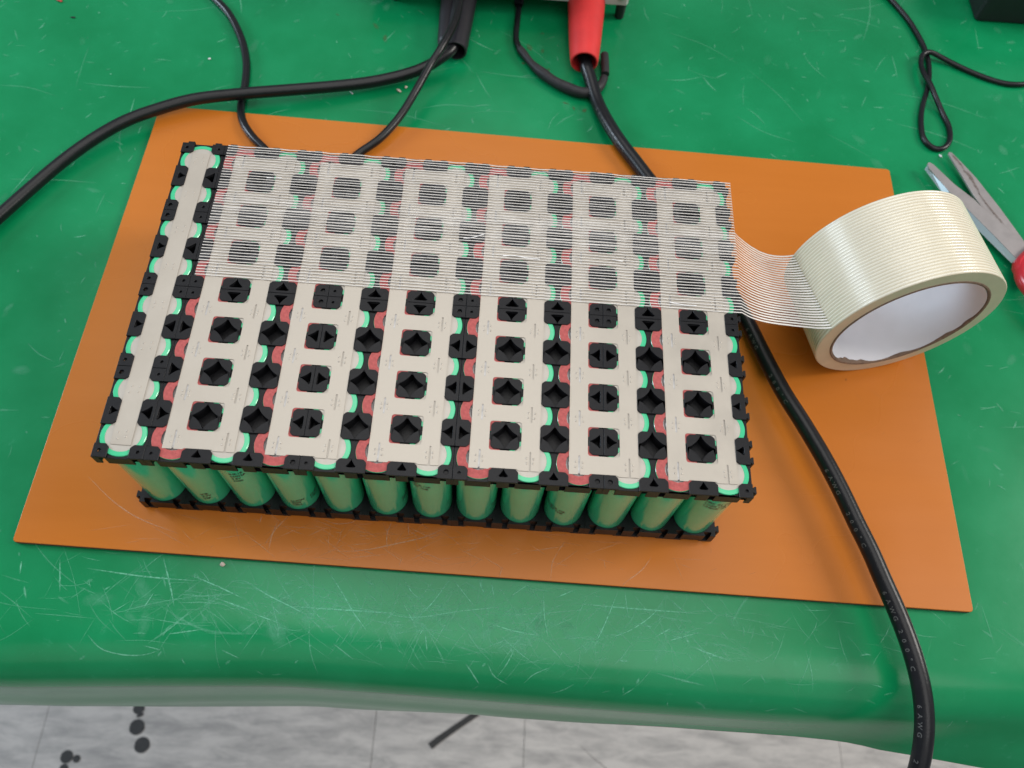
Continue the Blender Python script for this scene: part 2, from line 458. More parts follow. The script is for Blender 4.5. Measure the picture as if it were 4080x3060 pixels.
def build_scuffs():
    P = lambda x, y: mat_pt(x, y, .06)
    mb = MB(); ru = MB()
    rnd = random.uniform
    def clear(x, y):   # not under the orange board
        return not (-66 < x < 380 and -172 < y < 90)
    # general small nicks all over
    n = 0
    while n < 800:
        x, y = rnd(-250, 560), rnd(-232, 270)
        if not clear(x, y): continue
        n += 1
        L = rnd(1.5, 7) if random.random() < .85 else rnd(8, 26)
        a = rnd(0, math.pi); bend = rnd(-.14, .14)*L
        dx, dy = math.cos(a)*L/2, math.sin(a)*L/2
        sliver(mb, [(x-dx, y-dy), (x - dy*bend/L, y + dx*bend/L), (x+dx, y+dy)], rnd(.3, .85), rnd(.25, .8), P)
    # dense band in front of the board
    for _ in range(760):
        x = random.gauss(135, 95); y = random.triangular(-216, -173, -189) - (x - 140)*.008
        if not clear(x, y): continue
        L = abs(random.gauss(8, 13)) + 2; a = random.choice([rnd(-.25, .15), rnd(-1.1, -.5), rnd(.5, 1.2), rnd(0, 3.1)])
        bend = rnd(-.06, .06)*L; dx, dy = math.cos(a)*L/2, math.sin(a)*L/2
        sliver(mb, [(x-dx, y-dy), (x - dy*bend/L*2, y + dx*bend/L*2), (x+dx, y+dy)], rnd(.16, .38), rnd(.2, .7), P)
    for _ in range(90):   # long faint strokes
        x, y = rnd(-220, 520), rnd(-205, 240)
        if not clear(x, y): continue
        L = rnd(25, 70); a = rnd(-.5, .35) if random.random() < .6 else rnd(0, 3.1)
        bend = rnd(-.1, .1)*L; dx, dy = math.cos(a)*L/2, math.sin(a)*L/2
        if not (clear(x-dx, y-dy) and clear(x+dx, y+dy)): continue
        sliver(mb, [(x-dx, y-dy), (x - dy*bend/L*2, y + dx*bend/L*2), (x+dx, y+dy)], rnd(.35, .9), rnd(.25, .5), P)
    for _ in range(300):  # soft scuffed patches
        x, y = rnd(-240, 540), rnd(-200, 260)
        if not clear(x, y): continue
        blot(mb, (x, y), rnd(1.2, 7), rnd(.06, .26), P, rnd(.2, .6), rnd(0, 3.1))
    for _ in range(60):
        x = random.gauss(130, 60); y = rnd(-203, -188)
        blot(mb, (x, y), rnd(3, 9), rnd(.12, .3), P, rnd(.25, .5), rnd(0, 3.1))
    # the strokes one can tell apart
    H = [[(231.4,-176.5),(224.8,-185.8),(214.5,-193.4),(203.0,-198.2)],[(209.0,-176.0),(203.1,-190.6),(197.3,-202.6)],
      [(174.7,-178.7),(175.4,-189.3),(177.5,-200.3)],[(132.5,-174.7),(128.6,-180.7),(124.2,-187.3),(119.1,-193.2)],
      [(132.5,-174.7),(138.0,-180.8),(144.9,-188.2)],[(111.0,-176.7),(115.1,-182.2),(119.7,-185.4)],[(188.5,-177.2),(179.9,-181.3)],
      [(186.4,-183.0),(210.4,-183.8),(247.6,-184.5)],[(149.5,-193.6),(160.3,-196.4),(174.6,-198.4)],[(211.9,-175.8),(213.5,-188.6)],
      [(101.3,-192.1),(117.7,-193.3),(138.6,-189.3),(159.8,-186.0)],[(122.8,-199.2),(124.2,-207.2)],[(228.7,-198.1),(247.1,-192.3)],
      [(89.2,-191.4),(97.4,-200.6)],[(111.3,-186.6),(119.6,-199.0)],[(159.7,-181.7),(168.1,-175.5)],[(144.8,-174.7),(147.7,-181.0)],
      [(150.7,-175.8),(152.5,-182.8)],[(234.1,-190.9),(224.5,-196.3)],[(40.5,-181.7),(52.0,-187.5),(62.4,-191.7),(70.9,-195.2)],
      [(16.9,-180.7),(29.0,-184.8),(42.0,-189.7)],[(-29.7,-180.2),(-3.6,-182.3),(20.6,-182.9)],[(2.3,-173.3),(8.7,-186.8),(12.0,-194.6)],
      [(75.8,-173.9),(85.7,-186.4),(95.5,-200.1)],[(-22.0,-208.5),(-15.9,-213.8),(-7.7,-216.0),(1.5,-215.9),(9.3,-213.2)],[(9.3,-213.2),(2.0,-211.7)],
      [(11.9,-206.3),(25.8,-203.6)],[(35.3,-211.8),(42.9,-215.2)],[(82.9,-206.2),(92.4,-212.9)],[(-58.9,-178.7),(-57.9,-184.3)],
      [(-42.6,-176.9),(-38.5,-191.2)],[(2.0,-188.8),(-1.0,-196.1)],[(-13.8,-198.4),(-9.2,-195.0)],[(44.6,-195.1),(60.5,-199.7)],
      [(62.4,-191.7),(111.6,-192.1)],[(28.4,-189.7),(47.0,-195.0)],[(141.6,-211.9),(144.7,-216.1),(148.1,-221.7)],
      [(151.3,-211.4),(154.4,-216.9),(160.8,-221.1)],[(178.4,-211.6),(171.6,-215.3),(167.9,-219.7)],[(211.8,-223.6),(216.8,-218.9)]]
    for s in H: sliver(mb, s, rnd(.35, .6), 1.0, P)
    # brown stains near the top
    for c in [(150,157),(158,172),(162,165),(170,150),(165,185),(178,120),(186,118),(192,119),(100,182),(62,167),(112,182),(55,178),(30,185)]:
        blot(ru, (c[0] + rnd(-3, 3), c[1] + rnd(-3, 3)), rnd(1.4, 4.5), rnd(.3, .7), P, rnd(.3, .8), rnd(0, 3))
    o = mb.build('scratches', M['scuff'], attr=True); under_mat(o); o['kind'] = 'stuff'
    o = ru.build('stains', M['rust'], attr=True); under_mat(o); o['kind'] = 'stuff'
build_scuffs()

mb = MB(); mb.box(-400, 740, -196, 400, -32, ZT - 1.9)
bt = mb.build('table_top', M['wood']); bt['kind'] = 'structure'

# floor of vinyl tiles, 75 cm below
FZ = -750.0
floor = empty('floor', (150, -250, FZ)); floor['kind'] = 'structure'
def on_floor(o): o.parent = floor; o.matrix_parent_inverse = Matrix.Translation(-Vector((150,-250,FZ))*S)
mb = MB(); mb.box(-2600, 2900, -2600, 1500, FZ - 30, FZ - 3)
sub = mb.build('subfloor', M['joint']); on_floor(sub)
xe = [-1600, -1180, -775, -370, 33, 221, 626, 1031, 1440, 1850]
ye = [-1500, -1060, -430, 60, 600]
for i in range(len(xe) - 1):
    for j in range(len(ye) - 1):
        mb = MB(); g = .35
        mb.box(xe[i] + g, xe[i+1] - g, ye[j] + g, ye[j+1] - g, FZ - 3, FZ + random.uniform(-.15, .1))
        o = mb.build('floor_tile', M['floor']); on_floor(o)
def disc(name, c, r, asp=1.0, rot=0):
    mb = MB(); n = 26
    top = [(c[0] + (r*math.cos(2*math.pi*k/n)*math.cos(rot) - r*asp*math.sin(2*math.pi*k/n)*math.sin(rot))*(1 + .03*math.sin(5*k)),
            c[1] + (r*math.cos(2*math.pi*k/n)*math.sin(rot) + r*asp*math.sin(2*math.pi*k/n)*math.cos(rot)), FZ + .8) for k in range(n)]
    mb.add(top + [(x, y, FZ + .1) for x, y, z in top], [tuple(range(n))] + [(k, k + n, (k+1) % n + n, (k+1) % n) for k in range(n)])
    o = mb.build(name, M['spot']); on_floor(o)
for c, r, a in [((-261, -184), 7, 1), ((-257.5, -191.8), 4.5, .45), ((-258, -205.5), 9.2, 1), ((-247, -225.2), 9.2, 1),
                ((-332.9, -242.4), 7.4, 1), ((-320.6, -244), 4.4, 1), ((-332.6, -255.5), 5.2, 1)]:
    disc('black_spot', c, r, a, .5)
mb = MB()
vs, fs = flat([[(101.0,-207.0),(106.5,-213.0),(118,-203.5),(140,-187),(163.5,-170.5),(158.5,-164.5),(136,-181),(112,-198)]], FZ + .1, FZ + .9)
mb.add(vs, fs); on_floor(mb.build('black_stripe', M['spot']))
mb = MB(); sliver(mb, [(289.7,-197.8),(303.8,-209.9),(323.8,-224.1),(343.5,-237.7),(360,-262)], 1.2, .9, lambda x, y: (x, y, FZ + .25))
o = mb.build('floor_scratch', M['smudge'], attr=True); on_floor(o)

# ------------------------------------------------------------------ orange board
th = -0.0142; ux, uy = math.cos(th), math.sin(th); A0 = (-64.19, -170.92)
def bd(a, b): return (A0[0] + ux*a - uy*b, A0[1] + uy*a + ux*b)
BW, BH = 437.7, 263.85
mb = MB()
def rr_outline(w, h, r, n=5):
    pts = []
    for cx, cy, a0 in ((w-r, r, -90), (w-r, h-r, 0), (r, h-r, 90), (r, r, 180)):
        for k in range(n):
            a = R(a0 + 90*k/(n-1)); pts.append((cx + r*math.cos(a), cy + r*math.sin(a)))
    return pts
vs, fs = flat([[bd(*p) for p in rr_outline(BW, BH, 1.8)]], -2.9, 0, .25)
mb.add(vs, fs)
mb.mi = []
for f in fs:
    c = sum((Vector(vs[i]) for i in f), Vector())/len(f); nrm = (Vector(vs[f[1]]) - Vector(vs[f[0]])).cross(Vector(vs[f[2]]) - Vector(vs[f[0]])).normalized()
    mb.mi.append(0 if abs(nrm.z) > .5 else 1)
board = empty('orange_board', (154, -42, -2.9))
tag(board, 'large orange laminate board lying on the green mat under the pack', 'board')
def under(o, p, loc): o.parent = p; o.matrix_parent_inverse = Matrix.Translation(-Vector(loc)*S)
o = mb.build('laminate_sheet', None, mats=[M['board'], M['board_edge']]); under(o, board, (154,-42,-2.9))
mb = MB(); mb2 = MB(); P = lambda x, y: (x, y, .05)
BS = [[(-39.6,-138.4),(-24.1,-150.2),(-9.9,-157.5),(7.7,-162.8)],[(43.3,-151.7),(42.9,-156.3)],[(55.5,-151.6),(51.0,-157.5),(46.7,-165.8)],
 [(51.1,-153.6),(49.5,-161.0),(49.1,-168.2)],[(102.9,-151.7),(101.5,-156.1),(101.7,-160.4),(102.5,-165.1)],[(110.4,-151.2),(111.6,-157.6)],
 [(128.9,-151.7),(119.9,-157.1),(104.8,-161.8),(92.2,-165.2),(79.5,-166.7)],[(71.2,-152.0),(77.7,-153.8),(84.4,-152.8),(86.3,-151.4)],
 [(183.7,-155.8),(180.5,-160.6)],[(223.9,-160.8),(219.7,-166.6),(212.9,-172.1),(210.0,-174.8)],[(180.6,-160.8),(178.1,-166.1),(177.6,-174.2)],
 [(155.3,-169.3),(154.1,-174.1)],[(202.0,-163.6),(202.7,-167.2)],[(109.5,-167.7),(108.5,-171.4)]]
for s in BS: sliver(mb, s, random.uniform(.28, .5), random.uniform(.6, .9), P)
for _ in range(150):
    x = random.gauss(110, 60); y = random.uniform(-171, -152)
    L = random.uniform(2, 22); a = random.uniform(-.6, .8) if random.random() < .6 else random.uniform(0, 3.1)
    dx, dy = math.cos(a)*L/2, math.sin(a)*L/2
    if y - abs(dy) < -171.5 or y + abs(dy) > -150: continue
    sliver(mb, [(x-dx, y-dy), (x + random.uniform(-.5, .5), y), (x+dx, y+dy)], random.uniform(.14, .3), random.uniform(.25, .6), P)
for _ in range(60):
    x, y = random.uniform(-60, 365), random.uniform(-165, 80)
    a = random.uniform(0, 3.1); L = random.uniform(1, 12)
    sliver(mb, [(x, y), (x + math.cos(a)*L, y + math.sin(a)*L)], random.uniform(.08, .2), random.uniform(.1, .3), P)
blot(mb2, (-23, -133.5), 1.7, .55, P, .6, .4); blot(mb2, (-20, -133), .9, .5, P, .6, .4); blot(mb2, (330, -60), 1.0, .4, P, .6, 1)
o = mb2.build('stains', M['rust'], attr=True); under(o, board, (154,-42,-2.9)); o['kind'] = 'stuff'
o = mb.build('board_scratches', M['bscuff'], attr=True); under(o, board, (154,-42,-2.9)); o['kind'] = 'stuff'

# ------------------------------------------------------------------ battery pack
p = 20.2; H = 63.6; PZ = 62.62
pack = empty('battery_pack', (121, -70, 0))
tag(pack, 'pack of green cylindrical cells in black holders under nickel strips, on the orange board', 'battery pack')
def into_pack(o): o.parent = pack; o.matrix_parent_inverse = Matrix.Translation(-Vector((121,-70,0))*S)

def arc(cx, cy, r, a0, a1, n):
    return [(cx + r*math.cos(a0 + (a1-a0)*k/(n-1)), cy + r*math.sin(a0 + (a1-a0)*k/(n-1))) for k in range(n)]
SR = math.hypot(10.1 - 5.6, 10.1)
def star(cx, cy):
    pts = []
    for qx, qy in ((1,1),(-1,1),(-1,-1),(1,-1)):
        ox, oy = cx + qx*10.1, cy + qy*10.1
        s = (cx + qx*5.6, cy) if qx*qy > 0 else (cx, cy + qy*5.6)
        e = (cx, cy + qy*5.6) if qx*qy > 0 else (cx + qx*5.6, cy)
        a0 = math.atan2(s[1]-oy, s[0]-ox); a1 = math.atan2(e[1]-oy, e[0]-ox)
        while a1 - a0 > math.pi: a1 -= 2*math.pi
        while a1 - a0 < -math.pi: a1 += 2*math.pi
        pts += arc(ox, oy, SR, a0, a1, 9)[:-1]
    return pts
def tri(cx, cy, dx, dy, base=1.3):
    """half star in the half plane (dx, dy) of a boss"""
    loc = []
    def yy(x): return 10.1 - math.sqrt(SR*SR - (10.1 - x)**2)
    xs = np.linspace(5.6, base + .45, 8)
    up = [(x, max(.12, yy(x))) for x in xs]
    up += [(base + .1, yy(base + .45) - .35), (base, yy(base + .45) - .8)]
    loc = up + [(x, -y) for x, y in reversed(up)]
    return [(cx + x*dx - y*dy, cy + x*dy + y*dx) for x, y in loc]
B2 = 5.95
def boss_outline(cx, cy, x0, x1, y0, y1, ch):
    """rectangle with chamfers on listed corners ch (sx, sy)"""
    pts = []; c = 1.7; g = .45
    for sx, sy in ((1,-1),(1,1),(-1,1),(-1,-1)):
        X = x1 if sx > 0 else x0; Y = y1 if sy > 0 else y0
        if (sx, sy) in ch:
            a = (X, Y - sy*c); b = (X - sx*c, Y)
            q = [a, (X - sx*.18, Y - sy*(c - .55)), (X - sx*(c - .55), Y - sy*.18), b]
            if (sx > 0) != (sy > 0): q = q[::-1]
            pts += q
        else: pts.append((X, Y))
    return [(cx + x, cy + y) for x, y in pts]
def circle(cx, cy, r, n): return [(cx + r*math.cos(2*math.pi*k/n), cy + r*math.sin(2*math.pi*k/n)) for k in range(n)]

def edge_path(x0, y0, x1, y1, nx, ny_, slots, tabs):
    """outline of a module counter-clockwise from (x0,y0), with dovetail slots / tabs per side"""
    pts = []
    sides = [('front', (x0,y0), (1,0), nx), ('right', (x1,y0), (0,1), ny_), ('back', (x1,y1), (-1,0), nx), ('left', (x0,y1), (0,-1), ny_)]
    for nm, o_, d, n in sides:
        nrm = (d[1], -d[0])
        pts.append(o_)
        for k in range(n):
            for off in (-6.4, 6.4):
                s = (k + .5)*p + off
                if nm in slots: prof = [(-1.2, 0), (-1.2, -.5), (-1.7, -1.0), (-1.7, -1.9), (1.7, -1.9), (1.7, -1.0), (1.2, -.5), (1.2, 0)]
                elif nm in tabs: prof = [(-1.0, 0), (-1.0, .5), (-1.5, 1.0), (-1.5, 1.7), (1.5, 1.7), (1.5, 1.0), (1.0, .5), (1.0, 0)]
                else: prof = []
                for t, h in prof: pts.append((o_[0] + d[0]*(s + t) + nrm[0]*h, o_[1] + d[1]*(s + t) + nrm[1]*h))
    return pts

def module_mesh(c0, r0, nx, ny_, zlo, zhi, bz0, bz1, slots, tabs):
    mb = MB(); g = .06
    x0, x1 = -.5*p + g, (nx - .5)*p - g; y1, y0 = .5*p - g, -(ny_ - .5)*p + g     # cell (0,0) at origin, rows run towards -y
    loops = [edge_path(x0, y0, x1, y1, nx, ny_, slots, tabs)]
    for i in range(nx):
        for j in range(ny_): loops.append(circle(i*p, -j*p, 9.25, 36))
    bosses = []
    for i in range(nx + 1):
        for j in range(ny_ + 1):
            cx, cy = (i - .5)*p, -(j - .5)*p
            xl, xr = (i > 0), (i < nx); yt, yb = (j > 0), (j < ny_)     # which quadrants belong to this module
            X0, X1 = (-B2 if xl else g), (B2 if xr else -g)
            Y0_, Y1_ = (-B2 if yb else g), (B2 if yt else -g)
            ch = [(sx, sy) for sx in (-1, 1) for sy in (-1, 1) if (xr if sx > 0 else xl) and (yt if sy > 0 else yb)]
            ol = boss_outline(cx, cy, X0, X1, Y0_, Y1_, ch)
            hol = []
            n_in = (xl + xr)*(yt + yb)
            if n_in == 4: hol = [star(cx, cy)]; loops.append(star(cx, cy))
            elif n_in == 2:
                d = (1,0) if (xr and not xl) else (-1,0) if (xl and not xr) else (0,1) if (yt and not yb) else (0,-1)
                ob_ = 2.3 if (slots or tabs) and ((i + c0 == 0) or (i + c0 == 13) or (j + r0 == 0) or (j + r0 == 8)) else 1.3; hol = [tri(cx, cy, *d, ob_)]; loops.append(tri(cx, cy, *d, ob_ + .12))
            elif n_in == 1:
                sx = 1 if xr else -1; sy = 1 if yt else -1
                rad = [.75, .6, 1.0, .65][((i*3 + j*5 + c0 + r0) % 4)]
                hol = [circle(cx + sx*2.6, cy + sy*2.9, rad, 14)]
            bosses.append([ol] + hol)
    nl = 1 + nx*ny_
    zm = zlo + 1.0 if zhi > 50 else zhi - 1.0
    lo, hi = (loops[:nl], loops) if zhi > 50 else (loops, loops[:nl])
    vs, fs = flat(lo, zlo, zm); mb.add(vs, fs)
    vs, fs = flat(hi, zm, zhi, .08 if zhi > 50 else 0); mb.add(vs, fs)
    for b in bosses:
        vs, fs = flat(b, bz0, bz1, .12); mb.add(vs, fs)
    return mb

mods = [(0, r, 1, 2) for r in (0, 2, 4, 6)] + [(1 + 3*k, r, 3, 4) for k in range(4) for r in (0, 4)]
top_cache = {}
for c0, r0, nx, ny_ in mods:
    for lvl in ('top', 'bottom'):
        slots = []; tabs = []
        if r0 + ny_ == 8: slots.append('front')
        if r0 == 0: tabs.append('back')
        if c0 == 0: (slots if lvl == 'top' else tabs).append('left')
        if c0 + nx == 13: tabs.append('right')
        key = (nx, ny_, lvl, tuple(slots), tuple(tabs))
        if key not in top_cache:
            if lvl == 'top': mb = module_mesh(c0, r0, nx, ny_, 56.8, PZ, PZ - .03, H, slots, tabs)
            else: mb = module_mesh(c0, r0, nx, ny_, 1.5, 8.6, 0.0, 1.53, slots, tabs)
            o = mb.build('cell_holder', M['black']); top_cache[key] = o.data
        else: o = link('cell_holder', top_cache[key])
        into_pack(o)
        o.location = Vector((c0*p, -r0*p, 0))*S

# cells -------------------------------------------------------------
mb = MB(); mb.lathe([(0.01, 2.0), (8.4, 2.0), (9.02, 2.5), (9.1, 3.2), (9.15, 62.3), (9.1, 62.78), (8.9, 62.96), (8.4, 63.0), (7.2, 63.0), (7.05, 62.7)], 48)
cell_o = mb.build('battery_cell', M['wrap']); autosmooth(cell_o, 25); cell_me = cell_o.data; bpy.data.objects.remove(cell_o)
mb = MB(); mb.lathe([(7.3, 62.65), (7.15, 62.88), (6.0, 62.92), (0.01, 62.92)], 40)
t_o = mb.build('end_disc', M['steel']); autosmooth(t_o, 20); disc_me = t_o.data; bpy.data.objects.remove(t_o)
mb = MB()
vs, fs = flat([circle(0, 0, 9.0, 44), [(5.3*math.cos(2*math.pi*k/44)*(1 + .02*math.sin(k*3.1)), 5.3*math.sin(2*math.pi*k/44)*(1 + .02*math.cos(k*2.3))) for k in range(44)]], 62.95, 63.07)
mb.add(vs, fs); t_o = mb.build('insulator_ring', M['red_paper']); ring_me = t_o.data; bpy.data.objects.remove(t_o)
mb = MB(); mb.lathe([(7.2, 61.9), (4.9, 61.9), (4.2, 62.2), (4.1, 62.98), (3.7, 63.06), (0.01, 63.06)], 36)
t_o = mb.build('terminal_cap', M['cap'], smooth=True); cap_me = t_o.data; bpy.data.objects.remove(t_o)

prints = {1: [(-62, 19, ['ICR', '3.7V', '22P'])], 2: [(-68, 48, ['INR18', '65022P', '3.6V', '2200'])], 3: [(-70, 18, ['LI-ION', '2200', 'CELL']), (-15, 17, ['CHECK', 'CELL'])],
          5: [(-10, 20, ['CHECK', 'CELL'])], 6: [(-124, 47, ['CHECK OR', 'CARE THE'])], 9: [(-138, 25, ['CHECK OR', 'CARE THE'])], 7: [(-14, 20, ['CELL'])],
          12: [(-100, 48, ['FIRE  IN THE C', 'CARE THE CELL', 'CHECK OR HANDL'])]}
def cell_print(i, z_ang_list, parent):
    for ang, z0, lines in z_ang_list:
        mb = MB()
        for li, s in enumerate(lines):
            vs, fs = text_mesh(s, .04); size = 2.6; r = 9.14
            a0 = R(ang)
            out = []
            for x, y in vs:
                a = a0 + (x*size*.8 - 4.0)/r; z = z0 - li*2.65 + y*size + 1.0
                out.append((r*math.cos(a), r*math.sin(a), z))
            mb.add(out, fs)
        o = mb.build('printing', M['print_black']); o.parent = parent
for c in range(13):
    for r_ in range(8):
        o = link('battery_cell', cell_me); into_pack(o)
        o.location = Vector((c*p, -r_*p, 0))*S
        o.rotation_euler.z = 0
        if c in (0, 2, 4, 6, 8, 10, 12):
            d = link('end_disc', disc_me, o)
        else:
            link('insulator_ring', ring_me, o); link('terminal_cap', cap_me, o)
        if r_ == 7 and c in prints: cell_print(c, prints[c], o)

# nickel strips ------------------------------------------------------
def rrect(cx, cy, w, h, r, n=4):
    return [(cx - w/2 + x, cy - h/2 + y) for x, y in rr_outline(w, h, r, n)]
def dimple(mb, x, y, z, r=.5, h=.22):
    n = 8; vs = [(x, y, z + h)]; fs = []
    for rr, hh in ((.5, .85), (.85, .35), (1.0, -.02)):
        for k in range(n): vs.append((x + r*rr*math.cos(2*math.pi*k/n), y + r*rr*math.sin(2*math.pi*k/n), z + h*hh))
    for k in range(n):
        k2 = (k+1) % n; fs.append((0, 1+k, 1+k2))
        for g in range(2): fs.append((1+g*n+k, 1+(g+1)*n+k, 1+(g+1)*n+k2, 1+g*n+k2))
    mb.add(vs, fs)
SZ = 63.10
def ladder(k):
    rnd = random.Random(40 + k)
    cx = (1.5 + 2*k)*p; xl, xr = cx - .70*p, cx + .705*p
    yb, yt = -7*p - 4.6, 4.4
    s1, s2 = (1 + 2*k)*p + .1, (2 + 2*k)*p + .35; sw = .38
    ol = [(xl, yb), (s1 - sw, yb), (s1 - sw, -7*p + 3.2), (s1 - sw*.5, -7*p + 3.55), (s1 + sw*.5, -7*p + 3.55), (s1 + sw, -7*p + 3.2), (s1 + sw, yb), (s1 + 3.8, yb), (s1 + 4.5, yb + .55),
          (s2 - 5.2, yb + .55), (s2 - 4.5, yb), (s2 - sw, yb), (s2 - sw, -7*p + 3.2), (s2 - sw*.5, -7*p + 3.55), (s2 + sw*.5, -7*p + 3.55), (s2 + sw, -7*p + 3.2), (s2 + sw, yb), (xr, yb),
          (xr, yt), (s2 + sw, yt), (s2 + sw, -3.2), (s2 - sw, -3.2), (s2 - sw, yt), (s1 + sw, yt), (s1 + sw, -3.2), (s1 - sw, -3.2), (s1 - sw, yt), (xl, yt)]
    loops = [ol]
    for r_ in range(7): loops.append(rrect(cx + .1, -(r_ + .5)*p, 13.1, 12.9, 1.1))
    for r_ in range(1, 7):
        for s in (s1, s2): loops.append(rrect(s, -r_*p, .76, 7.2, .37))
    mb = MB(); vs, fs = flat(loops, SZ, SZ + .17); mb.add(vs, fs)
    o = mb.build('nickel_strip', M['nickel']); into_pack(o)
    wb = MB()
    for r_ in range(8):
        for s in (s1, s2):
            for dx in (-1.45, 1.35):
                for dy in (1.1, -1.1):
                    dimple(wb, s + dx + rnd.uniform(-.18, .18), -r_*p + dy + rnd.uniform(-.2, .2) - .4, SZ + .17)
    w = wb.build('weld_spots', M['nickel'], o, smooth=True); w['kind'] = 'stuff'
for k in range(6): ladder(k)
mb = MB()
ol = [(-4.1, -7*p - 4.2), (4.0, -7*p - 4.4), (4.0, 4.2), (-4.1, 4.1)]
vs, fs = flat([ol], SZ, SZ + .17); mb.add(vs, fs)
o = mb.build('nickel_strip', M['nickel']); into_pack(o)
wb = MB()
for r_ in range(8):
    for dx, dy in ((-1.9, 1.0), (1.3, 1.4), (-2.1, -1.4), (1.5, -1.1)):
        dimple(wb, dx + random.uniform(-.3, .3), -r_*p + dy + random.uniform(-.3, .3), SZ + .17)
w = wb.build('weld_spots', M['nickel'], o, smooth=True); w['kind'] = 'stuff'

# ------------------------------------------------------------------ filament tape
a_ = R(-76.1); AX = Vector((math.cos(a_), math.sin(a_), 0)); CF = Vector((342.3, -52.6, 44.3)); RWID = 45.8; RO = 44.2
U_ = AX.cross(Vector((0,0,1))).normalized(); V_ = Vector((0,0,1))
def rollpt(d, t, r=RO):   # d back from the front face, t angle
    return CF - AX*d + (U_*math.cos(t) + V_*math.sin(t))*r
tape = empty('tape_roll', (336, -30, 0))
tag(tape, 'roll of striped filament tape standing on the board, its tail stuck across the pack', 'tape roll')
def into_tape(o): o.parent = tape; o.matrix_parent_inverse = Matrix.Translation(-Vector((336,-30,0))*S)
def lj(i, j, r, h): return r, h
mb = MB(); mb.lathe([(37.3, 0), (37.3, -RWID), (43.9, -RWID), (44.15, -RWID + .3), (44.15, -.3), (43.9, 0)], 128, CF, AX, close=True)
o = mb.build('wound_tape', M['roll']); autosmooth(o, 35); into_tape(o)
# ragged card core and paper liner
TEARS = [(60, 11, 2.4), (78, 6, 1.3), (112, 9, 1.2), (150, 9, 1.0), (22, 12, .5), (170, 7, .9)]
def cardj(i, j, r, h):
    if j in (0,): r = r - .5*max(0, noise.noise(Vector((i*.31, 0, 3.3)))) 
    return r, h
mb = MB(); mb.lathe([(36.0, .15), (36.0, -RWID + .2), (37.25, -RWID), (37.25, .25), (36.8, .45)], 128, CF, AX, close=True)
o = mb.build('card_core', M['card']); autosmooth(o, 35); into_tape(o)
def linj(i, j, r, h):
    if j == 0:
        t = i/160*2*math.pi
        bite = .5*max(0, noise.noise(Vector((math.cos(t)*2.2, math.sin(t)*2.2, 5.0))))
        for c_, w_, h_ in TEARS:
            dd = (i*360/160 - c_ + 180) % 360 - 180
            bite += h_*math.exp(-(dd/w_)**2)*(1 + .3*noise.noise(Vector((i*.5, 2, 1))))
        h = -.2 - bite
    return r, h
mb = MB(); mb.lathe([(35.75, -.2), (35.75, -RWID/2), (35.75, -RWID + .4)], 160, CF, AX, jitter=linj)
o = mb.build('paper_liner', M['liner'], smooth=True); into_tape(o)
mb = MB(); NS = 29; PT = RWID/NS
for k in range(NS):
    h0 = -(k + .5)*PT; w_ = .56
    mb.lathe([(44.12, h0 - w_), (44.34, h0 - w_*.6), (44.42, h0), (44.34, h0 + w_*.6), (44.12, h0 + w_)], 110, CF, AX)
o = mb.build('filament', M['strand_roll'], smooth=True); o['kind'] = 'stuff'; into_tape(o)

def ribbon(mb, pts, side, up, w0, h, wf=None):
    n = len(pts); vs = []; fs = []
    for i, q in enumerate(pts):
        sd = side[i] if isinstance(side, list) else side; u = up[i] if isinstance(up, list) else up
        w = wf(i) if wf else w0
        vs += [q - sd*w, q - sd*w*.5 + u*h, q + sd*w*.5 + u*h, q + sd*w]
    for i in range(n - 1):
        for k in range(3): fs.append((i*4 + k, i*4 + k + 1, (i+1)*4 + k + 1, (i+1)*4 + k))
    mb.add(vs, fs)

XL, XR = 11.6, 254.7
def sagz(x, y):     # the film dips a little between the bosses
    fx = (x/p) % 1.0; fy = (-y/p) % 1.0
    d = max(abs(fx - .5), abs(fy - .5))
    s = min(1, max(0, (d - .32)/.18))
    return -.35*s
def nz(*a): return noise.noise(Vector(a))
xs_tape = list(np.linspace(XL, XR, 150))
fil = MB(); film = MB(); fil2 = MB(); side_y = Vector((0,-1,0)); up_z = Vector((0,0,1))
def pass_z(x, y, lay): return H + .14 + lay*.16 + sagz(x, y) + .10*nz(x*.08, y*.5, lay*9)
# first pass: along the back edge, folded over the back and the right side
for k in range(NS + 0):
    d = (k + .5)*PT + .35*nz(k*3.1, 0, 1)
    pts = []; ups = []; sides = []
    for x in xs_tape:
        wob = .30*nz(x*.035, k*.9, 2) + .12*nz(x*.15, k*1.7, 4)
        y = 12.3 - d + wob
        if y > 10.5:      # over the back edge
            e = y - 10.5; pts.append(Vector((x, 10.75, H + .1 - e*1.0))); ups.append(Vector((0,1,0))); sides.append(Vector((0,0,-1)))
        else: pts.append(Vector((x, y, pass_z(x, y, 0)))); ups.append(up_z); sides.append(side_y)
    last = pts[-1]
    if last.y < 10.4:
        for q, zz in ((.3, -.4), (.42, -1.5), (.45, -6), (.3, -20), (.1, -38)):
            pts.append(Vector((XR + q, last.y, H + zz))); ups.append(Vector((1,0,0))); sides.append(side_y)
    ribbon(fil, pts, sides, ups, .20, .08)
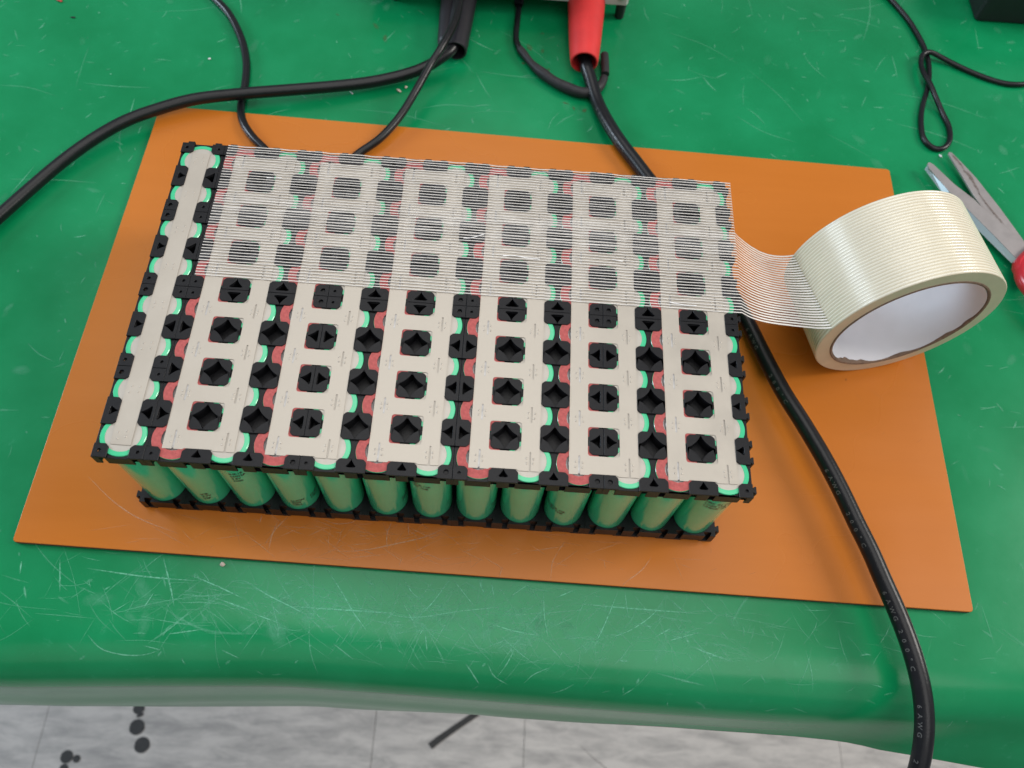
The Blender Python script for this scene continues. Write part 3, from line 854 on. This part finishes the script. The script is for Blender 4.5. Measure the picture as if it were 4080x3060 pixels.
# second pass and the tail that runs to the roll
tail_n = 46
def tail(v, n=tail_n):
    """v 0 back .. 1 front; from pack edge to the crease on the roll"""
    P0 = Vector((XR, -19.2 - RWID*v, H + .25)); th = R(6 + 6*v)
    P3 = rollpt(RWID*(1 - v), th, RO + .25)
    d = P3 - P0; out = []
    c1 = P0 + Vector((6, 0, -5.5 - 2*(1-v))); c2 = P3 + Vector((-11, 1.0, -7.5 + 1.5*v))
    for i in range(n + 1):
        t = i/n; m_ = 1 - t
        q = P0*m_**3 + c1*3*m_*m_*t + c2*3*m_*t*t + P3*t**3
        q.z += .5*math.sin(t*7 + v*3.0)*math.sin(math.pi*t)*(.5 + v)
        out.append(q)
    return out
for k in range(NS):
    v = (k + .5)/NS; pts = []; ups = []; sides = []
    for x in xs_tape:
        y = -19.2 - RWID*v + .22*nz(x*.035, k*.8, 12) + .10*nz(x*.17, k*1.3, 14)
        pts.append(Vector((x, y, pass_z(x, y, 1)))); ups.append(up_z); sides.append(side_y)
    T = tail(v)
    for i in range(1, len(T)):
        T[i].z += .12*nz(i*.3, k*.7, 20)
    pts += T[1:]
    for i in range(len(T) - 1): ups.append(up_z); sides.append(side_y)
    ribbon(fil, pts, sides, ups, .20, .08, lambda i: .20 + .20*min(1, max(0, (i - 145)/25)))
o = fil.build('filament', M['strand'], smooth=True); o['kind'] = 'stuff'; into_tape(o)
def sheet(mb, rows):
    n = len(rows[0]); vs = [q for r_ in rows for q in r_]; fs = []
    for i in range(len(rows) - 1):
        for j in range(n - 1): fs.append((i*n + j, i*n + j + 1, (i+1)*n + j + 1, (i+1)*n + j))
    mb.add(vs, fs)
rows = []
for y in [12.3, 11.2] + list(np.linspace(10.6, 12.3 - RWID, 70)):
    row = []
    for x in xs_tape:
        if y > 10.65: row.append(Vector((x, 10.72, H - (y - 10.6))))
        else: row.append(Vector((x, y, pass_z(x, y, 0) - .04)))
    yy = min(y, 10.6)
    row += [Vector((XR + .25, yy, H - .4)), Vector((XR + .38, yy, H - 6)), Vector((XR + .05, yy, H - 38))]
    rows.append(row)
sheet(film, rows); rows = []
for v in np.linspace(0, 1, 66):
    row = [Vector((x, -19.2 - RWID*v, pass_z(x, -19.2 - RWID*v, 1) - .04)) for x in xs_tape]
    row += [q - Vector((0,0,.05)) for q in tail(v)[1:]]
    rows.append(row)
sheet(film, rows)
for P_ in [[(137,-31.5),(131,-34.2),(127.5,-34.6)],[(157,-43.2),(151,-42.4),(146,-43.0)],[(157,-43.2),(163,-43.4)],[(196,-40.6),(201,-41.2)],[(222,-61.6),(229,-62.6),(234,-62.4)],[(33,-8.2),(40,-7.6)]]:
    c_ = catmull([(x, y, H + .52) for x, y in P_], .6)
    ribbon(fil2, c_, Vector((0,-1,0)), up_z, .22, .14)
o = fil2.build('crease_glint', M['crease'], smooth=True); o['kind'] = 'stuff'; into_tape(o)  # small wrinkle ridges with their highlights painted white
o = film.build('clear_film', M['film'], smooth=True); into_tape(o)

# ------------------------------------------------------------------ cables and clips
def cable(name, P, r, label, cat='cable', mat='cable', n=14, sm=6, group=None, step=1.5):
    pts = smooth_path(catmull(P, step), sm)
    mb = MB(); tube(mb, pts, r, n)
    root = empty(name, tuple(pts[0]))
    tag(root, label, cat, group)
    o = mb.build('sheath', M[mat], smooth=True); under(o, root, tuple(pts[0]))
    return root, pts
THICK = [(-150,-48,3),(-132.6,-11.8,2),(-123.9,5.8,1.5),(-114.6,23.5,1.5),(-102.9,43.4,2),(-89.7,60.7,3),(-74.5,74.0,5.0),(-57.9,84.1,6.0),(-38.7,93.4,6.5),(-13.3,100.9,6.0),(12.5,107.7,5.0),(38.8,115.1,3.6),(60.1,122.3,2.4),(78.9,130.2,2.4),(92.5,136.9,4.0),(101.9,144.5,6.0),(108.4,153.0,7.0),(111.0,177.6,8.0),(111.7,208.0,8.0)]
cable('thick_cable', THICK, 3.45, 'thick black cable curving from the left edge into the black sleeve')
THIN = [(-57.3,197.7,-.6),(-47.8,187.3,-.6),(-36.5,174.8,-.6),(-25.4,155.1,-.6),(-18.3,135.6,-.6),(-15.2,116.3,-.6),(-14.5,99.3,-.6),(-10.4,84.5,1.6),(-2.1,72.0,2.5),(7.6,62.5,2.5),(21.9,47.8,2.5),(40.6,42.2,2.5),(52.4,52.1,2.5),(59.1,63.7,3.0),(71.1,76.3,4.0),(81.5,93.5,6.0),(89.7,110.5,11.0),(96.3,128.2,14.0),(102.5,140.0,18.0),(109.0,164.3,18.5),(110.0,189.8,18.8),(110,220,18)]
cable('thin_cable', THIN, 2.35, 'glossy black cable looping behind the pack and over the black sleeve')
AWG = [(190.4,185,5.5),(190.9,153.3,4.5),(194.4,140.0,2.8),(199.0,122.5,1.2),(204.9,104.5,3),(212.4,87.8,4.2),(221.7,72.6,4.2),(230,59,4.2),(244.5,37,4.2),(259.5,13,4.2),(269.5,-10.9,4.4),(277.7,-31.0,5.5),(284.8,-54.0,7.5),(291.6,-74.4,9.5),(298.8,-91.0,11.0),(306.5,-109.2,12.0),(313.2,-126.4,12.0),(318.3,-141.9,12.0),(322.9,-154.7,12.0),(326.5,-167.3,12.0),(330.2,-179.4,12.0),(333.2,-191.3,12.0),(335.8,-202.6,11.0),(337.7,-213.7,9.0),(338.5,-224.5,6.0),(338.0,-235.2,2.0),(337.3,-244.4,-4.0),(336.8,-254,-14.0),(336,-264,-30),(335,-272,-55)]
root, pts = cable('printed_cable', AWG, 4.1, 'thick black cable printed 6AWG running from the red boot past the tape roll', n=20)
mb = MB()
cl = [0]
for i in range(1, len(pts)): cl.append(cl[-1] + (pts[i] - pts[i-1]).length)
def dist_near(x, y):
    i = min(range(len(pts)), key=lambda i: (pts[i].x - x)**2 + (pts[i].y - y)**2); return cl[i]
for (x, y), s in [((193.5, 143), '200°C'), ((201.5, 114), '6AWG'), ((209, 94), '200°C'), ((278, -38), '6AWG'), ((289, -66), '200°C'), ((309.5, -116), '6AWG'), ((317, -138), '200°C'), ((328.5, -173), '6AWG'), ((333.0, -190.5), '200°C'), ((338.4, -220), '6AWG'), ((338, -240), '200°C')]:
    big = dist_near(x, y); mb = MB()
    cable_print(mb, pts, 4.1, s, big, 2.7, 3.9, R(38))
    o = mb.build('printing', M['print_grey']); under(o, root, tuple(pts[0]))
LOOP = [(398.2,252.8,-1.3),(404.6,241.8,-1.3),(412.9,224.2,-1.3),(417.8,206.8,-1.3),(419.8,194.7,-1.3),(419.9,182.7,-1.3),(418.1,170.9,-1.3),(414.6,158.4,-1.1),(408.3,142.2,-1.3),(404.9,128.1,-1.3),(404.2,114.9,-1.3),(408.7,107.8,-1.3),(414.5,107.6,-1.3),(420.6,114.6,-1.3),(422.6,126.4,-1.3),(420.4,137.9,-1.0),(416.6,149.5,1.6),(414.8,159.5,2.2),(413.0,168.2,1.6),(412.8,178.6,1.0),(415.2,186.9,1.8),(420.8,189.3,1.9),(429.2,186.9,0.0),(439.6,181.5,-1.0),(451.0,175.5,-1.3),(462.4,170.8,-1.3),(472.9,169.0,-1.3),(485.9,171.3,-1.3),(498.7,179.0,-1.3),(520,196,-1.3)]
cable('looped_cord', LOOP, 1.65, 'thin black cord twisted into a narrow loop above the scissors', 'cord', sm=3)
# probe lead
PR = [(147.3,222,-.6),(147.4,200.9,-.6),(146.9,183.3,-.6),(147.1,171.4,-.6),(151.0,162.0,-.3),(158.2,150.5,.2),(165.8,142.4,.4),(173.2,136.1,.5),(184.9,129.6,.6),(191.3,128.4,.6)]
root, ppts = cable('probe_lead', PR, 1.9, 'thin black lead with a swollen heat shrink sleeve ending in a grey rod', 'probe lead')
mb = MB(); sp_ = smooth_path(catmull([(149.6,164.0,-.2),(151.0,162.0,0),(158.2,150.5,.3),(165.8,142.4,.5),(173.2,136.1,.6),(184.9,130.2,.8),(191.3,128.8,.8),(197.1,131.5,.8),(201.4,136.1,.8),(203.8,143.5,.8)], 1.5), 5)
def shr(t): return 2.35 + .95*min(1, max(0, (t - .22)*6)) - .7*min(1, max(0, (t - .82)*8)) + .12*math.sin(t*23)
tube(mb, sp_, 3, 14, rf=shr); o = mb.build('heat_shrink', M['cable_matt'], smooth=True); under(o, root, tuple(ppts[0]))
mb = MB(); tube(mb, [Vector((204.3,146,1)), Vector((204.4,150,1)), Vector((204.2,158,1)), Vector((203.9,163.5,1))], 2.6, 16)
o = mb.build('probe_tip', M['cable_matt']); autosmooth(o); under(o, root, tuple(ppts[0]))
mb = MB(); mb.lathe([(2.4, 0), (2.9, 1.5), (3.1, 6), (3.1, 16)], 16, (147.4, 203, .2), (0, 1, 0))
o = mb.build('strain_relief', M['boot'], smooth=True); under(o, root, tuple(ppts[0]))

def sleeve(P0, P1, r0, r1, name, mat, parent, loc, wall=1.3, bell=0.0):
    A = Vector(P1) - Vector(P0); L = A.length; mb = MB()
    prof = []
    for k in range(13):
        t = k/12; prof.append((r0 + (r1 - r0)*t**.8, L*t))
    out = [(prof[0][0] - .4, -.15)] + [(prof[0][0], .3)] + prof[1:]
    inn = [(r0 + (r1 - r0)*t - wall, L*t) for t in (1, .7, .4, .2, .04)] + [(r0 - wall + .1, -.1)]
    mb.lathe(out + inn, 44, P0, A, close=True)
    o = mb.build(name, M[mat]); autosmooth(o, 35); under(o, parent, loc); return o
rb = empty('red_boot', (190.5, 170, ZT))
tag(rb, 'tapered red rubber clip boot with the printed black cable coming out', 'clip boot')
sleeve((190.2, 148.8, 6.6), (191.4, 215, 9.6), 8.6, 12.9, 'boot_sleeve', 'red_rubber', rb, (190.5,170,ZT))
bb = empty('black_boot', (108, 170, ZT))
tag(bb, 'black rubber clip handle with twin sleeves, thick black cable entering it', 'clip boot')
sleeve((109.6, 151.5, 5.2), (113.5, 230, 6.6), 7.1, 8.6, 'boot_sleeve', 'boot', bb, (108,170,ZT))
mb = MB(); mb.lathe([(.01, -1.5), (3.0, -1.0), (4.9, 1), (5.4, 4), (5.7, 20), (6.3, 70), (.01, 70)], 32, (102.9, 157, 3.2), (-.01, 1, .03))
o = mb.build('rear_sleeve', M['boot']); autosmooth(o); under(o, bb, (108,170,ZT))

# ------------------------------------------------------------------ instrument case, black box
ca = empty('instrument_case', (160, 230, ZT))
tag(ca, 'grey metal instrument case edge behind the red boot at the top', 'instrument case')
mb = MB(); vs, fs = flat([[(50, 196.6), (216.5, 199.0), (218, 201), (220, 330), (50, 332)]], 10.0, 70, .5); mb.add(vs, fs)
o = mb.build('case_body', M['grey_case']); under(o, ca, (160,230,ZT))
for x, y in ((214.5, 204.5), (66, 205), (210, 318), (66, 320)):
    mb = MB(); mb.lathe([(.01, 0), (2.6, 0), (3.0, .6), (3.4, 9), (3.4, 13.6), (.01, 13.6)], 20, (x, y, ZT + .02)); o = mb.build('rubber_foot', M['dark_case']); under(o, ca, (160,230,ZT))
mb = MB(); mb.lathe([(.01, 2.2), (1.6, 2.0), (2.4, 1.2), (2.7, 0)], 18, (212.8, 198.8, 17), (0, -1, 0)); o = mb.build('screw', M['cap'], smooth=True); under(o, ca, (160,230,ZT))
bx = empty('black_case', (490, 250, ZT))
tag(bx, 'black plastic case with rounded corner at the top right edge', 'case')
mb = MB(); vs, fs = flat([[(461.6, 232.5), (462.4, 230.2), (464.4, 229.2), (560, 231.5), (560, 330), (462, 330)]], ZT + .02, 34, 1.2); mb.add(vs, fs)
o = mb.build('case_body', M['dark_case']); under(o, bx, (490,250,ZT))
mb = MB(); vs, fs = flat([rrect(512, 282, 80, 80, 6)], 34, 36.5, .8); mb.add(vs, fs)
o = mb.build('case_lid', M['boot']); under(o, bx, (490,250,ZT))

# ------------------------------------------------------------------ scissors
sc = empty('scissors', (440, 45, ZT))
tag(sc, 'open steel scissors with a red handle beside the tape roll', 'scissors')
L_ = (440,45,ZT)
mb = MB()
vs, fs = flat([[(399.6,90.0),(400.0,91.0),(401.2,91.3),(403.2,89.8),(413.2,75.5),(422.7,65.4),(425.8,60.6),(435.3,48.5),(446.2,35.2),(456,20),(450,12),(441.2,20.9),(439.1,23.2),(429.4,38.9),(418.0,56.2),(408.7,69.6),(399.9,86.5)]], 2.2, 3.7, .15); mb.add(vs, fs)
o = mb.build('blade', M['scissor']); under(o, sc, L_)
mb = MB()   # ground edge, sloping down to the left
top = [(399.5,89),(408.6,69.4),(418.0,56.0),(429.3,38.7),(439.0,23.0)]
bot = [(398.7,88.2),(406.9,68.4),(416.1,54.5),(427.4,37.2),(437.3,22.6)]
vs = [(x, y, 3.55) for x, y in top] + [(x, y, .8) for x, y in bot]
mb.add(vs, [(i, i + 5, i + 6, i + 1) for i in range(4)]); o2 = mb.build('ground_edge', M['bevel_steel'], o)
o2.matrix_parent_inverse = Matrix.Identity(4)
mb = MB()
vs, fs = flat([[(415.8,101.6),(416.4,102.9),(418.0,102.7),(421.5,97.3),(429.4,83.8),(439.1,61.9),(448.5,37.6),(456,22),(451,20),(446.5,28.5),(436.9,47.7),(427.8,61.9),(424.8,70.1),(419.7,88.5)]], .2, 1.6, .15); mb.add(vs, fs)
o = mb.build('blade', M['scissor']); under(o, sc, L_)
mb = MB(); P = lambda x, y: (x, y, 1.68)
for c, r_, a in [((418.6,99),1.3,.7),((421.5,93.5),1.4,.6),((423.0,88),1.8,.7),((425.5,82.5),2.0,.7),((427,77),1.8,.5),((428.5,71),1.6,.4),((431,64),1.5,.45),((434,57),1.4,.5),((437,51),1.2,.4)]:
    blot(mb, c, r_*.8, .5, P, a, 2.1)
for pl in [[(417.6,101),(420.5,96),(423.2,90)],[(422,91),(425,84.5),(427.5,77.5),(429,70)],[(424.5,88),(427.5,81)],[(428,72),(431,64.5),(434.5,57),(438.5,49.5)]]:
    sliver(mb, pl, 1.15, .85, P)
o2 = mb.build('glue_residue', M['glue'], attr=True); under(o2, sc, L_); o2['kind'] = 'stuff'
mb = MB()
hp = smooth_path(catmull([(446,27,4.5),(440,17,5),(438.6,9,5.5),(441,0,6),(447,-12,6),(458,-20,6),(472,-14,6),(478,0,6),(470,12,6),(458,20,5.5),(448,24,5)], 1.5), 3)
tube(mb, hp, 4.2, 16, rf=lambda t: 3.2 + 1.6*math.sin(math.pi*min(1, t*3)) if t < .33 else 3.9)
vs, fs = flat([[(448.5,33.1),(443.4,28.6),(439.5,24.9),(435.8,20.6),(434.4,16.1),(435.2,10.5),(440.7,5),(458,14),(464,26),(456,34)]], 1.5, 8.2, 1.6); mb.add(vs, fs)
o = mb.build('red_handle', M['red_handle']); autosmooth(o, 60); under(o, sc, L_)
mb = MB()
hp = smooth_path(catmull([(452,34,2.5),(466,34,3),(482,44,3),(496,38,3),(500,24,3),(488,14,3),(472,20,3),(460,26,3)], 1.5), 3)
tube(mb, hp, 3.4, 14); o = mb.build('red_handle', M['red_handle'], smooth=True); under(o, sc, L_)
mb = MB(); mb.lathe([(.01, 1.4), (2.2, 1.2), (3.0, .6), (3.2, 0)], 20, (449.5, 24.5, 8.2)); o = mb.build('pivot_screw', M['cap'], smooth=True); under(o, sc, L_)

# ------------------------------------------------------------------ crumbs on the mat
def crumb(name, x, y, s, mat, label, cat, asp=(1, 1, .7), z=ZT, rot=0.0):
    mb = MB(); rs = random.Random(int(x*7 + y*3)); n, m_ = 9, 6; vs = []; fs = []
    for j in range(m_ + 1):
        ph = math.pi*j/m_
        for i in range(n):
            t = 2*math.pi*i/n; k = 1 + rs.uniform(-.22, .22)
            X, Y = s*k*math.sin(ph)*math.cos(t)*asp[0], s*k*math.sin(ph)*math.sin(t)*asp[1]
            vs.append((x + X*math.cos(rot) - Y*math.sin(rot), y + X*math.sin(rot) + Y*math.cos(rot), z + s*asp[2]*(1 + math.cos(ph))*.9))
    for j in range(m_):
        for i in range(n): fs.append((j*n + i, j*n + (i+1) % n, (j+1)*n + (i+1) % n, (j+1)*n + i))
    mb.add(vs, fs); o = mb.build(name, M[mat]); tag(o, label, cat); return o
crumb('pebble', 29.3, -175.0, 1.15, 'stone', 'pale pebble on the green mat just in front of the orange board', 'pebble', (1, .9, .7))
crumb('plastic_chip', -144.6, 177.0, 2.0, 'chip_red', 'small red chip on the mat at the top left edge', 'chip', (1.3, .6, .4), rot=-.4)
crumb('plastic_chip', -132.1, 162.9, 1.1, 'dark_case', 'tiny black chip on the mat below the red chip, top left', 'chip', (1.4, .5, .35))
crumb('crumb', -41.5, 136.4, .75, 'liner', 'tiny white crumb left of the glossy cable on the mat', 'crumb')
crumb('crumb', 48.6, 117.2, 1.1, 'liner', 'white curl of plastic in front of the thick cable', 'crumb', (1.3, .35, .5), rot=-.7)
crumb('crumb', 81.0, 125.4, .95, 'stone', 'beige crumb between thick cable and board, the upper of two', 'crumb')
crumb('crumb', 77.0, 122.1, 1.2, 'stone', 'beige crumb between thick cable and board, the lower of two', 'crumb', (1.4, .7, .6), rot=-.6)
crumb('crumb', 413.2, 102.8, 1.0, 'liner', 'white crumb on the mat at the scissor tip', 'crumb', (.6, 1.3, .7), rot=.6)
